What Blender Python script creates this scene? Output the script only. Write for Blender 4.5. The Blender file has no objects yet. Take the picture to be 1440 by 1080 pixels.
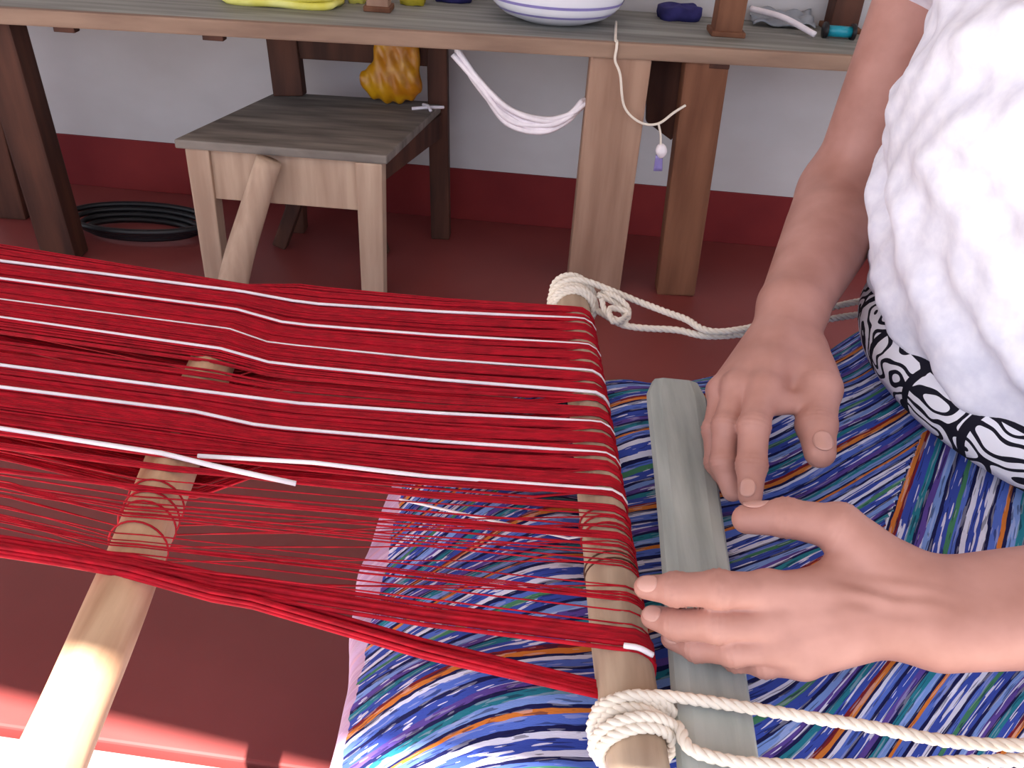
import bpy, bmesh, math, random
import numpy as np
from mathutils import Vector, Matrix
random.seed(7); rng = np.random.default_rng(7)
S = bpy.context.scene
COL = S.collection

# ---------------------------------------------------------------- camera
CAM_H, PITCH, ROLL, FPX = 1.0, math.radians(33), math.radians(4), 1250.0
_R0 = np.array([1, 0, 0.]); _U0 = np.array([0, math.sin(PITCH), math.cos(PITCH)])
cF = np.array([0, math.cos(PITCH), -math.sin(PITCH)])
cR = math.cos(ROLL) * _R0 + math.sin(ROLL) * _U0
cU = -math.sin(ROLL) * _R0 + math.cos(ROLL) * _U0
cC = np.array([0, 0, CAM_H])
cam = bpy.data.cameras.new('camera'); camo = bpy.data.objects.new('camera', cam); COL.objects.link(camo)
cam.sensor_width = 36; cam.lens = 36 * FPX / 1440; cam.clip_start = 0.02
camo.matrix_world = Matrix(((cR[0], cU[0], -cF[0], 0), (cR[1], cU[1], -cF[1], 0), (cR[2], cU[2], -cF[2], CAM_H), (0, 0, 0, 1)))
S.camera = camo
# ---------------------------------------------------------------- light
w = bpy.data.worlds.new('sky'); S.world = w; w.use_nodes = True
bg = w.node_tree.nodes['Background']; bg.inputs[0].default_value = (0.82, 0.87, 1.0, 1); bg.inputs[1].default_value = 1.0
sun = bpy.data.lights.new('sun_offscreen', 'SUN'); suno = bpy.data.objects.new('sun_offscreen', sun); COL.objects.link(suno)
sun.energy = 16.0; sun.angle = math.radians(0.6); sun.color = (1.0, 0.96, 0.90)
sdir = Vector((0.0, -0.532, 1.0)).normalized()            # towards the sun: behind the camera, high
suno.rotation_euler = sdir.to_track_quat('Z', 'Y').to_euler(); suno.location = (0, -3, 5)
vs = S.view_settings
vs.view_transform = 'Standard'; vs.look = 'None'; vs.gamma = 1.0; vs.use_curve_mapping = False
vs.exposure = 1.0


def ray(x, y): return cF + cR * (x - 720) / FPX - cU * (y - 540) / FPX
def atZ(x, y, z):
    d = ray(x, y); return cC + d * ((z - CAM_H) / d[2])
def atD(x, y, t): return cC + ray(x, y) * t
def atY(x, y, Y):
    d = ray(x, y); return cC + d * (Y / d[1])
def V(*a): return np.array(a, float)

# ---------------------------------------------------------------- materials
def lin(c):
    return tuple(((v / 255) / 12.92 if v / 255 <= 0.04045 else ((v / 255 + 0.055) / 1.055) ** 2.4) for v in c)
def newmat(name, rough=0.7, spec=0.3):
    m = bpy.data.materials.new(name); m.use_nodes = True
    b = m.node_tree.nodes['Principled BSDF']
    b.inputs['Roughness'].default_value = rough; b.inputs['Specular IOR Level'].default_value = spec
    return m, m.node_tree, b
def noisy(name, c1, c2, scale=(8, 8, 8), rough=0.7, spec=0.3, detail=5, bump=0.0, lo=0.35, hi=0.65, c3=None, bdist=0.003):
    """two-colour noise over object coordinates, optional relief"""
    m, nt, b = newmat(name, rough, spec); N = nt.nodes; L = nt.links
    tc = N.new('ShaderNodeTexCoord'); mp = N.new('ShaderNodeMapping'); mp.inputs['Scale'].default_value = scale
    nz = N.new('ShaderNodeTexNoise'); nz.inputs['Scale'].default_value = 1; nz.inputs['Detail'].default_value = detail
    cr = N.new('ShaderNodeValToRGB'); e = cr.color_ramp.elements
    e[0].position = lo; e[0].color = (*lin(c1), 1); e[1].position = hi; e[1].color = (*lin(c2), 1)
    if c3:
        k = cr.color_ramp.elements.new((lo + hi) / 2); k.color = (*lin(c3), 1)
    L.new(tc.outputs['Object'], mp.inputs[0]); L.new(mp.outputs[0], nz.inputs['Vector'])
    L.new(nz.outputs[0], cr.inputs[0]); L.new(cr.outputs[0], b.inputs['Base Color'])
    if bump:
        bp = N.new('ShaderNodeBump'); bp.inputs['Strength'].default_value = bump; bp.inputs['Distance'].default_value = bdist
        L.new(nz.outputs[0], bp.inputs['Height']); L.new(bp.outputs[0], b.inputs['Normal'])
    return m
def flat(name, c, rough=0.7, spec=0.3):
    return noisy(name, tuple(max(0, int(v * .94)) for v in c), c, (30, 30, 30), rough, spec)

M = {}
M['floor'] = noisy('red_cement', (116, 48, 46), (142, 70, 68), (1.7, 1.7, 1.7), 0.42, 0.45, 7, 0.15, .3, .7)
M['pave'] = noisy('pale_concrete', (150, 146, 142), (176, 172, 166), (3, 3, 3), 0.85, 0.2, 6)
M['wall'] = noisy('limewash', (190, 184, 184), (208, 204, 206), (2, 2, 3), 0.9, 0.1, 6, 0.1)
M['dado'] = noisy('red_wall_paint', (112, 30, 34), (132, 42, 42), (3, 3, 3), 0.7, 0.25, 5)
M['ceil'] = noisy('roof_boards', (156, 144, 134), (178, 166, 154), (1, 12, 1), 0.8, 0.2)
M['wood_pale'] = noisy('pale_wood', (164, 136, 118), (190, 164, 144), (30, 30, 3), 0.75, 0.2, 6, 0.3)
M['wood_tan'] = noisy('tan_wood', (146, 112, 94), (172, 138, 118), (26, 26, 2.5), 0.75, 0.2, 6, 0.3)
M['wood_dark'] = noisy('dark_wood', (58, 34, 28), (86, 52, 40), (24, 24, 3), 0.7, 0.25, 6, 0.3)
M['wood_brown'] = noisy('orange_brown_wood', (100, 62, 44), (126, 84, 62), (24, 24, 3), 0.7, 0.25, 6, 0.3)
M['wood_grey'] = noisy('grey_worn_wood', (92, 84, 80), (146, 136, 128), (5, 34, 10), 0.75, 0.25, 7, 0.3, .3, .7)
M['wood_top'] = noisy('grey_green_table_top', (110, 108, 104), (150, 150, 144), (2.5, 30, 10), 0.6, 0.3, 6, 0.2)
M['wood_edge'] = noisy('tan_table_edge', (126, 100, 86), (154, 126, 108), (3, 30, 20), 0.7, 0.25, 6, 0.2)
M['rod'] = noisy('peeled_stick', (166, 126, 96), (212, 176, 144), (45, 6, 45), 0.6, 0.3, 7, 0.35, .3, .7)
M['bar'] = noisy('loom_bar_wood', (156, 132, 112), (186, 162, 140), (55, 6, 55), 0.6, 0.3, 6, 0.3)
M['batten'] = noisy('grey_green_batten_wood', (140, 146, 142), (174, 178, 174), (70, 7, 40), 0.6, 0.3, 6, 0.3, .3, .7)
M['red'] = noisy('red_yarn', (146, 4, 26), (184, 8, 34), (60, 300, 60), 0.75, 0.25, 3)
M['white_yarn'] = flat('white_yarn', (248, 238, 244), 0.8, .2)
M['rope'] = flat('cotton_rope', (240, 228, 214), 0.85, .15)
M['skin'] = noisy('skin', (168, 117, 104), (190, 139, 127), (22, 22, 22), 0.5, 0.4, 4, 0.12, .3, .7)
M['nail'] = flat('nail', (200, 150, 138), 0.3, .5)
M['hair'] = noisy('black_hair', (16, 12, 12), (36, 28, 26), (80, 80, 6), 0.45, .5)
M['blouse'] = noisy('white_cotton', (224, 221, 234), (236, 233, 243), (90, 90, 90), 0.85, 0.15, 4, 0.15)
M['yellow'] = noisy('yellow_cloth', (232, 222, 96), (246, 242, 150), (14, 14, 14), 0.7, .3)
M['yel2'] = noisy('yellow_green_yarn', (176, 160, 40), (206, 190, 70), (20, 20, 20), 0.8, .2)
M['bluecloth'] = noisy('dark_blue_cloth', (38, 36, 84), (60, 56, 116), (20, 20, 20), 0.8, .2)
M['enamel'] = noisy('white_enamel', (236, 234, 246), (248, 246, 252), (6, 6, 6), 0.25, .5)
M['lilac'] = flat('lilac_stripe', (150, 138, 200), 0.3, .5)
M['sheet'] = noisy('grey_blue_sheet', (126, 130, 140), (164, 168, 176), (9, 9, 9), 0.4, .4)
M['teal'] = flat('teal_plastic', (26, 150, 172), 0.3, .5)
M['black'] = flat('black_plastic', (24, 22, 26), 0.45, .4)
M['metal'] = flat('steel', (170, 172, 180), 0.3, .6)
m, nt, b = newmat('amber_plastic', 0.35, .5)
M['amber'] = noisy('amber_plastic_bag', (196, 120, 10), (226, 168, 20), (16, 16, 16), 0.35, .5, 4, .3)
M['amber'].node_tree.nodes['Principled BSDF'].inputs['Transmission Weight'].default_value = 0.25
bpy.data.materials.remove(m)

# ---------------------------------------------------------------- tagging
def tag(o, label=None, cat=None, group=None, kind=None):
    if label: o['label'] = label
    if cat: o['category'] = cat
    if group: o['group'] = group
    if kind: o['kind'] = kind
    return o
def empty(name, loc=(0, 0, 0)):
    o = bpy.data.objects.new(name, None); COL.objects.link(o); o.location = loc; o.empty_display_size = .05
    return o
def link(name, me, mat, parent=None, smooth=False):
    o = bpy.data.objects.new(name, me); COL.objects.link(o)
    if mat and not me.materials: me.materials.append(mat)
    if smooth: me.polygons.foreach_set('use_smooth', [True] * len(me.polygons))
    if parent:
        o.parent = parent; o.matrix_parent_inverse = Matrix.Translation(-Vector(parent.location))
    return o
def mesh(name, verts, faces):
    me = bpy.data.meshes.new(name); me.from_pydata([tuple(map(float, v)) for v in verts], [], faces); me.update(); return me
def raw_mesh(name, v, quads):
    me = bpy.data.meshes.new(name)
    me.vertices.add(len(v)); me.vertices.foreach_set('co', np.asarray(v, np.float32).ravel())
    q = np.asarray(quads, np.int32); n = len(q)
    me.loops.add(n * 4); me.loops.foreach_set('vertex_index', q.ravel())
    me.polygons.add(n); me.polygons.foreach_set('loop_start', np.arange(0, n * 4, 4, dtype=np.int32))
    me.polygons.foreach_set('loop_total', np.full(n, 4, np.int32))
    me.update(calc_edges=True); me.validate(); return me

# ---------------------------------------------------------------- shape helpers
def bevel_obj(o, wd=0.004, seg=2):
    md = o.modifiers.new('bevel', 'BEVEL'); md.width = wd; md.segments = seg; md.limit_method = 'ANGLE'; return o
def hexa(name, p, mat, parent=None, bev=0.004):
    """8 corners: four below then four above, same winding"""
    f = [(0, 3, 2, 1), (4, 5, 6, 7), (0, 1, 5, 4), (1, 2, 6, 5), (2, 3, 7, 6), (3, 0, 4, 7)]
    o = link(name, mesh(name, p, f), mat, parent)
    bm = bmesh.new(); bm.from_mesh(o.data); bmesh.ops.recalc_face_normals(bm, faces=bm.faces)
    if bev: bmesh.ops.bevel(bm, geom=bm.edges[:], offset=bev, segments=2, affect='EDGES', profile=.6)
    bm.to_mesh(o.data); bm.free()
    return o
def box(name, lo, hi, mat, parent=None, bev=0.004):
    x0, y0, z0 = lo; x1, y1, z1 = hi
    return hexa(name, [(x0, y0, z0), (x1, y0, z0), (x1, y1, z0), (x0, y1, z0), (x0, y0, z1), (x1, y0, z1), (x1, y1, z1), (x0, y1, z1)], mat, parent, bev)
def beam(name, a, b, wx, wy, mat, parent=None, bev=0.004, wx2=None, wy2=None, side=(1, 0, 0)):
    """rectangular bar from a to b"""
    a = V(*a); b = V(*b); d = (b - a) / np.linalg.norm(b - a); s = V(*side); s = s - d * (s @ d); s /= np.linalg.norm(s); t = np.cross(d, s)
    wx2 = wx2 or wx; wy2 = wy2 or wy
    p = [a - s * wx / 2 - t * wy / 2, a + s * wx / 2 - t * wy / 2, a + s * wx / 2 + t * wy / 2, a - s * wx / 2 + t * wy / 2]
    p += [b - s * wx2 / 2 - t * wy2 / 2, b + s * wx2 / 2 - t * wy2 / 2, b + s * wx2 / 2 + t * wy2 / 2, b - s * wx2 / 2 + t * wy2 / 2]
    return hexa(name, p, mat, parent, bev)
def frames(P):
    P = np.asarray(P, float); T = np.gradient(P, axis=0); T /= np.linalg.norm(T, axis=1)[:, None] + 1e-12
    n = np.cross(T[0], (0, 0, 1.)); n = n if np.linalg.norm(n) > 1e-3 else np.cross(T[0], (1., 0, 0)); n /= np.linalg.norm(n)
    Ns = [n]
    for i in range(1, len(P)):
        n = Ns[-1] - T[i] * (Ns[-1] @ T[i]); Ns.append(n / (np.linalg.norm(n) + 1e-12))
    Ns = np.array(Ns); return P, T, Ns, np.cross(T, Ns)
def tube_data(P, r, sides=6, cap=True):
    P, T, A, B = frames(P); n = len(P); r = np.broadcast_to(np.asarray(r, float), (n,))
    a = np.arange(sides) * 2 * math.pi / sides
    v = P[:, None, :] + r[:, None, None] * (np.cos(a)[None, :, None] * A[:, None, :] + np.sin(a)[None, :, None] * B[:, None, :])
    v = v.reshape(-1, 3); f = []
    for i in range(n - 1):
        for k in range(sides):
            k2 = (k + 1) % sides; f.append((i * sides + k, i * sides + k2, (i + 1) * sides + k2, (i + 1) * sides + k))
    if cap: f.append(tuple(range(sides - 1, -1, -1))); f.append(tuple((n - 1) * sides + k for k in range(sides)))
    return v, f
def tubes(name, paths, r, mat, parent=None, sides=6, cap=True, smooth=True):
    vv, ff, o = [], [], 0
    for i, p in enumerate(paths):
        rr = r[i] if isinstance(r, (list, tuple)) else r
        v, f = tube_data(p, rr, sides, cap); vv.append(v); ff += [tuple(k + o for k in q) for q in f]; o += len(v)
    return link(name, mesh(name, np.concatenate(vv), ff), mat, parent, smooth)
def spline(pts, n=12):
    """Catmull-Rom through the points"""
    p = [V(*q) for q in pts]; p = [2 * p[0] - p[1]] + p + [2 * p[-1] - p[-2]]; out = []
    for i in range(1, len(p) - 2):
        for k in range(n):
            t = k / n; a, b, c, d = p[i - 1], p[i], p[i + 1], p[i + 2]
            out.append(.5 * ((2 * b) + (c - a) * t + (2 * a - 5 * b + 4 * c - d) * t * t + (3 * b - a - 3 * c + d) * t ** 3))
    out.append(p[-2]); return np.array(out)
def resample(P, step):
    P = np.asarray(P); s = np.r_[0, np.cumsum(np.linalg.norm(np.diff(P, axis=0), axis=1))]; n = max(3, int(s[-1] / step) + 1)
    q = np.linspace(0, s[-1], n); return np.stack([np.interp(q, s, P[:, k]) for k in range(3)], 1)
def rope(name, path, r, mat, parent=None, pitch=0.022, strands=3):
    """strands laid round each other along a path"""
    P = resample(path, 0.003); P, T, A, B = frames(P); s = np.arange(len(P)) * 0.003; ps = []
    for k in range(strands):
        a = 2 * math.pi * (s / pitch + k / strands); ps.append(P + (A * np.cos(a)[:, None] + B * np.sin(a)[:, None]) * r * .48)
    return tubes(name, ps, r * .58, mat, parent, 6)
def lathe(name, prof, mat, parent=None, seg=40, center=(0, 0, 0), smooth=True):
    v, f = [], []; n = len(prof)
    for i in range(seg):
        a = 2 * math.pi * i / seg
        for (r, z) in prof: v.append((center[0] + r * math.cos(a), center[1] + r * math.sin(a), center[2] + z))
    for i in range(seg):
        j = (i + 1) % seg
        for k in range(n - 1): f.append((i * n + k, j * n + k, j * n + k + 1, i * n + k + 1))
    return link(name, mesh(name, v, f), mat, parent, smooth)

# ---------------------------------------------------------------- implicit surfaces
def smin(a, b, k):
    h = np.clip(.5 + .5 * (b - a) / k, 0, 1); return b + (a - b) * h - k * h * (1 - h)
def smax(a, b, k): return -smin(-a, -b, k)
def rcone(P, a, b, ra, rb):
    a = np.asarray(a, float); b = np.asarray(b, float); d = b - a; t = np.clip(((P - a) @ d) / (d @ d), 0, 1)
    return np.linalg.norm(P - a - t[:, None] * d, axis=1) - (ra + (rb - ra) * t)
def ellip(P, c, r):
    q = (P - np.asarray(c)) / np.asarray(r); k0 = np.linalg.norm(q, axis=1); k1 = np.linalg.norm(q / np.asarray(r), axis=1)
    return k0 * (k0 - 1) / (k1 + 1e-9)
def surfnet(f, lo, hi, h, refine=2, B=12):
    lo = np.asarray(lo, float); n = (np.ceil((np.asarray(hi) - lo) / h / B).astype(int)) * B + 1
    G = np.empty(n, np.float32); nb = (n - 1) // B
    bi = np.stack(np.meshgrid(*[np.arange(k) for k in nb], indexing='ij'), -1).reshape(-1, 3)
    bc = f(lo + (bi + .5) * B * h); act = np.abs(bc) < B * h * 1.35 + 0.012
    off = np.stack(np.meshgrid(*[np.arange(B + 1)] * 3, indexing='ij'), -1).reshape(-1, 3)
    for q, val in zip(bi[~act], bc[~act]):
        a = q * B; G[a[0]:a[0] + B + 1, a[1]:a[1] + B + 1, a[2]:a[2] + B + 1] = val
    A = bi[act]
    for s in range(0, len(A), 60):
        blk = A[s:s + 60]; pts = (blk[:, None, :] * B + off[None]).reshape(-1, 3); val = f(lo + pts * h)
        G[pts[:, 0], pts[:, 1], pts[:, 2]] = val
    ins = G < 0
    c = np.zeros(np.array(n) - 1, np.int8)
    for dx in (0, 1):
        for dy in (0, 1):
            for dz in (0, 1): c += ins[dx:n[0] - 1 + dx, dy:n[1] - 1 + dy, dz:n[2] - 1 + dz]
    cells = np.argwhere((c > 0) & (c < 8)); idx = np.full(c.shape, -1, np.int32); idx[tuple(cells.T)] = np.arange(len(cells))
    acc = np.zeros((len(cells), 3)); cnt = np.zeros(len(cells))
    cor = [(i, j, k) for i in (0, 1) for j in (0, 1) for k in (0, 1)]
    for a in cor:
        for ax in range(3):
            if a[ax] == 0:
                bq = list(a); bq[ax] = 1
                va = G[tuple((cells + a).T)]; vb = G[tuple((cells + bq).T)]; mk = (va < 0) != (vb < 0)
                t = va[mk] / (va[mk] - vb[mk]); p = np.tile(np.array(a, float), (mk.sum(), 1)); p[:, ax] += t
                acc[mk] += p; cnt[mk] += 1
    Vt = lo + (cells + acc / cnt[:, None]) * h
    for _ in range(refine):
        e = h * .3; f0 = f(Vt); g = np.stack([f(Vt + np.eye(3)[k] * e) - f(Vt - np.eye(3)[k] * e) for k in range(3)], 1) / (2 * e)
        g2 = (g * g).sum(1) + 1e-6; st = -(f0 / g2)[:, None] * g; ln = np.linalg.norm(st, axis=1); st *= np.minimum(1, h * .6 / (ln + 1e-12))[:, None]; Vt = Vt + st * .8
    Q = []
    for ax in range(3):
        sl0 = [slice(None)] * 3; sl1 = [slice(None)] * 3; sl0[ax] = slice(0, -1); sl1[ax] = slice(1, None)
        e = np.argwhere(ins[tuple(sl0)] != ins[tuple(sl1)]); u, v = [(1, 2), (2, 0), (0, 1)][ax]
        ok = (e[:, u] > 0) & (e[:, v] > 0) & (e[:, u] < c.shape[u]) & (e[:, v] < c.shape[v]); e = e[ok]
        def sh(du, dv):
            q = e.copy(); q[:, u] -= du; q[:, v] -= dv; return idx[tuple(q.T)]
        quad = np.stack([sh(0, 0), sh(1, 0), sh(1, 1), sh(0, 1)], 1)
        fl = ins[tuple(e.T)]; quad[~fl] = quad[~fl][:, ::-1]; Q.append(quad)
    Q = np.concatenate(Q); Q = Q[(Q >= 0).all(1)]
    return Vt, Q

# ================================================================ SETTING
EAVE = lambda x, z=2.4: (0.0896 - 0.078 * z - 0.0255 * x) / 0.1465      # edge of the porch roof
JN = lambda x: 0.669 + (x + 0.605) * (-0.077)                            # edge of the red floor
fl = hexa('floor', [(-5, JN(-5) + .006, -.1), (5, JN(5) + .006, -.1), (5, 3.2, -.1), (-5, 3.2, -.1), (-5, JN(-5) + .006, 0), (5, JN(5) + .006, 0), (5, 3.2, 0), (-5, 3.2, 0)], M['floor'], None, .004)
tag(fl, 'polished red cement porch floor', None, None, 'structure')
pv = hexa('pavement', [(-5, -4, -.1), (5, -4, -.1), (5, JN(5) - .004, -.1), (-5, JN(-5) - .004, -.1), (-5, -4, -.004), (5, -4, -.004), (5, JN(5) - .004, -.004), (-5, JN(-5) - .004, -.004)], M['pave'], None, .004)
tag(pv, 'pale concrete courtyard paving in the sun', None, None, 'structure')
WY = lambda x: 2.44 - (x + 1.16) * 0.05
wl = hexa('wall_back', [(-5, WY(-5), 0), (5, WY(5), 0), (5, WY(5) + .15, 0), (-5, WY(-5) + .15, 0), (-5, WY(-5), 2.45), (5, WY(5), 2.45), (5, WY(5) + .15, 2.45), (-5, WY(-5) + .15, 2.45)], M['wall'], None, 0)
tag(wl, 'whitewashed wall behind the table', None, None, 'structure')
dd = hexa('baseboard_back', [(-5, WY(-5) - .006, 0), (5, WY(5) - .006, 0), (5, WY(5) + .01, 0), (-5, WY(-5) + .01, 0), (-5, WY(-5) - .006, .148), (5, WY(5) - .006, .148), (5, WY(5) + .01, .148), (-5, WY(-5) + .01, .148)], M['dado'], None, .002)
tag(dd, 'dark red painted band along the foot of the wall', None, None, 'structure')
ce = hexa('ceiling', [(-5, EAVE(-5), 2.4), (5, EAVE(5), 2.4), (5, 2.7, 2.4), (-5, 2.7, 2.4), (-5, EAVE(-5) + .03, 2.48), (5, EAVE(5) + .03, 2.48), (5, 2.7, 2.48), (-5, 2.7, 2.48)], M['ceil'], None, 0)
tag(ce, 'boarded porch roof', None, None, 'structure')

# ================================================================ TABLE
TZ = .592
def TY(x): return 1.9 + (x + 1.1) * 0.06                                  # front edge of the table
tb = empty('work_table', (-.3, 2.0, 0)); tag(tb, 'long low wooden work table standing along the white wall', 'table')
x0, x1 = -1.6, 1.15
hexa('tabletop', [(x0, TY(x0) + .02, TZ - .022), (x1, TY(x1) + .02, TZ - .022), (x1, WY(x1) - .012, TZ - .022), (x0, WY(x0) - .012, TZ - .022),
                  (x0, TY(x0) + .02, TZ), (x1, TY(x1) + .02, TZ), (x1, WY(x1) - .012, TZ), (x0, WY(x0) - .012, TZ)], M['wood_top'], tb, .003)
hexa('edge_board', [(x0, TY(x0), TZ - .032), (x1, TY(x1), TZ - .032), (x1, TY(x1) + .02, TZ - .032), (x0, TY(x0) + .02, TZ - .032),
                    (x0, TY(x0), TZ + .001), (x1, TY(x1), TZ + .001), (x1, TY(x1) + .02, TZ + .001), (x0, TY(x0) + .02, TZ + .001)], M['wood_edge'], tb, .004)
for px_ in (102, 302, 1018):
    q = atY(px_, 40 if px_ < 600 else 92, 1.95); box('gap_block', (q[0] - .022, TY(q[0]) + .004, TZ - .042), (q[0] + .022, TY(q[0]) + .03, TZ - .031), M['wood_dark'], tb, .002)  # dark blocks standing in for the dark gaps under the edge
box('leg', (.119, 1.985, 0), (.251, 2.05, TZ - .03), M['wood_tan'], tb, .006)
beam('leg', (.392, 2.025, 0), (.372, 2.025, TZ - .03), .095, .06, M['wood_brown'], tb, .006)
beam('leg', (-1.125, 1.98, 0), (-1.155, 1.98, TZ - .03), .085, .07, M['wood_dark'], tb, .006)  # dark wood chosen to carry the shade on this leg
beam('leg', (-1.36, 2.2, 0), (-1.36, 2.2, TZ - .02), .08, .06, M['wood_dark'], tb, .006)
beam('rail', (-.62, 2.375, TZ - .052), (.45, 2.325, TZ - .052), .03, .06, M['wood_dark'], tb, .004, side=(0, 1, 0))
hexa('shadow_board', [(.27, 2.085, .40), (.335, 2.085, .36), (.335, 2.11, .36), (.27, 2.11, .40), (.25, 2.085, TZ - .025), (.43, 2.085, TZ - .025), (.43, 2.11, TZ - .025), (.25, 2.11, TZ - .025)], M['wood_dark'], tb, .003)  # dark board filling in for the shadow behind the front leg

# things on the table
def on(px_, py_): return atZ(px_, py_, TZ)
def peg(px_, py_, wd, hgt, mat, label):
    q = on(px_, py_); t = empty('warping_peg', (q[0], q[1], TZ)); tag(t, label, 'peg', 'wooden pegs standing on the table')
    beam('post', (q[0], q[1], TZ - .002), (q[0], q[1], TZ + hgt), wd, wd, mat, t, .005)
    box('foot', (q[0] - wd * .62, q[1] - wd * .62, TZ), (q[0] + wd * .62, q[1] + wd * .62, TZ + .012), M['wood_brown'], t, .003)
peg(1020, 48, .062, .34, M['wood_brown'], 'square brown wooden peg beside the grey plastic sheet on the table')
peg(1180, 42, .066, .34, M['wood_dark'], 'square dark wooden peg beside the teal spool on the table')
peg(533, 14, .05, .34, M['wood_tan'], 'square tan wooden peg beside the yellow cloth on the table')

def cloth_pad(name, cx, cy, wx, wy, hz, mat, label, cat, rot=0., folds=2, seed=0, z=TZ):
    """a folded cloth: stacked soft layers as one mesh with wavy rims"""
    t = empty(name, (cx, cy, z)); tag(t, label, cat)
    for k in range(folds):
        n = 36; r_ = np.random.default_rng(seed * 9 + k); v, f = [], []; zz0 = z + hz * k / folds; zz1 = z + hz * (k + 1) / folds
        ph = r_.uniform(0, 6.28, 3); prof = [(0, zz0), (.93, zz0), (1., (zz0 * .6 + zz1 * .4)), (.98, zz1 - .002), (.9, zz1), (0, zz1 + .003)]
        for i in range(n):
            a = 2 * math.pi * i / n; c, s = math.cos(a), math.sin(a)
            q = (abs(c) ** 5 + abs(s) ** 5) ** (-1 / 5) * (1 + .025 * math.sin(3 * a + ph[0]) + .02 * math.sin(7 * a + ph[1]))
            for (rr, zz) in prof:
                X, Y_ = wx / 2 * q * rr * c, wy / 2 * q * rr * s
                v.append((cx + X * math.cos(rot) - Y_ * math.sin(rot), cy + X * math.sin(rot) + Y_ * math.cos(rot), zz + .002 * math.sin(5 * a + ph[2])))
        m_ = len(prof)
        for i in range(n):
            j = (i + 1) % n
            for q in range(m_ - 1): f.append((i * m_ + q, j * m_ + q, j * m_ + q + 1, i * m_ + q + 1))
        link('fold', mesh('fold', v, f), mat, t, True)
    return t
q = on(388, 12); cloth_pad('folded_cloth', q[0], q[1] + .075, .27, .15, .05, M['yellow'], 'pale yellow folded cloth lying on the table', 'cloth', .05, 3, 1)
q = on(500, 8); cloth_pad('yarn_bundle', q[0] - .004, q[1] + .05, .04, .06, .04, M['yellow'], 'small pale yellow bundle squeezed between folded cloth and tan peg', 'bundle', 0, 1, 2)
q = on(574, 10); cloth_pad('yarn_bundle', q[0] + .005, q[1] + .05, .06, .07, .04, M['yel2'], 'small olive yellow bundle right beside the tan peg on the table', 'bundle', 0, 1, 3)
q = on(635, 6); cloth_pad('folded_cloth', q[0], min(q[1] + .05, WY(q[0]) - .06), .09, .08, .04, M['bluecloth'], 'dark blue folded cloth beside the white basin', 'cloth', 0, 2, 4)
q = on(930, 14); cloth_pad('folded_cloth', q[0] + .03, min(q[1] + .05, WY(q[0]) - .07), .10, .08, .03, M['bluecloth'], 'dark folded cloth between white basin and brown peg', 'cloth', .2, 1, 5)
# basin
q = on(780, 38); cx, cy = q[0], q[1] + .088
bs = empty('basin', (cx, cy, TZ)); tag(bs, 'wide white basin with lilac stripes standing on the table', 'basin')
pr = [(0, .004), (.06, .002), (.078, 0), (.088, .004), (.122, .016), (.145, .036), (.158, .062), (.165, .098), (.171, .1), (.169, .104), (.159, .098), (.152, .064), (.139, .04), (.117, .021), (.08, .01), (0, .009)]
lathe('bowl', pr, M['enamel'], bs, 56, (cx, cy, TZ))
for (za, ra, zb, rb) in ((.024, .1312, .029, .1370), (.046, .1500, .052, .1530), (.076, .1603, .082, .1615)):
    lathe('stripe', [(ra + .0015, za), (rb + .0015, zb)], M['lilac'], bs, 56, (cx, cy, TZ))
# sheet + tape + spool at the right end
qa = on(1085, 40); t = empty('plastic_sheet', (qa[0] + .03, qa[1] + .1, TZ)); tag(t, 'crumpled grey plastic sheet between the two brown pegs', 'plastic sheet')
n = 18; vv = []; ff = []
for i in range(n):
    for j in range(n):
        u, v_ = i / (n - 1), j / (n - 1)
        vv.append((qa[0] - .045 + .15 * u, qa[1] + .004 + (WY(qa[0] + .1) - .014 - qa[1] - .004) * v_, TZ + .006 + .012 * abs(math.sin(9 * u + 5 * v_) * math.cos(7 * v_ - 4 * u)) + .02 * v_))
for i in range(n - 1):
    for j in range(n - 1): ff.append((i * n + j, (i + 1) * n + j, (i + 1) * n + j + 1, i * n + j + 1))
o = link('sheet', mesh('sheet', vv, ff), M['sheet'], t, True); md = o.modifiers.new('s', 'SOLIDIFY'); md.thickness = .004; md.offset = -1
a, b_ = on(1052, 34), on(1145, 54); a[1] = min(a[1], WY(a[0]) - .02)
tp = tubes('cord', [spline([(a[0], a[1], TZ + .035), ((a[0] + b_[0]) / 2, (a[1] + b_[1]) / 2, TZ + .030), (b_[0], b_[1], TZ + .008)])], .007, M['white_yarn'], None, 8); tag(tp, 'white cord lying across the grey plastic sheet', 'cord')
q = on(1178, 56); sp = empty('spool', (q[0], q[1] + .01, TZ)); tag(sp, 'small teal and black spool at the table edge', 'spool')
tubes('core', [[(q[0] - .03, q[1] + .012, TZ + .016), (q[0] + .034, q[1] + .012, TZ + .016)]], .0125, M['teal'], sp, 16)
for dx in (-.03, .034): tubes('flange', [[(q[0] + dx - .004, q[1] + .012, TZ + .017), (q[0] + dx + .004, q[1] + .012, TZ + .017)]], .018, M['black'], sp, 18)
q2 = on(1222, 50) + V(.035, 0, 0); sc = empty('scissors', (q2[0], q2[1], TZ)); tag(sc, 'small black-handled metal scissors beside the dark peg', 'scissors')
tubes('blade', [[(q2[0] - .03, q2[1] - .02, TZ + .006), (q2[0] + .04, q2[1] + .04, TZ + .006)]], [[.005, .002]], M['metal'], sc, 6)
tubes('blade', [[(q2[0] - .02, q2[1] - .03, TZ + .009), (q2[0] + .025, q2[1] + .05, TZ + .009)]], [[.005, .002]], M['metal'], sc, 6)
for dx, dy in ((-.045, -.028), (-.03, -.045)):
    tubes('handle', [[(q2[0] + dx + .014 * math.cos(a_), q2[1] + dy + .014 * math.sin(a_), TZ + .007) for a_ in np.linspace(0, 6.2832, 15)]], .004, M['black'], sc, 6, False)

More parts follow.
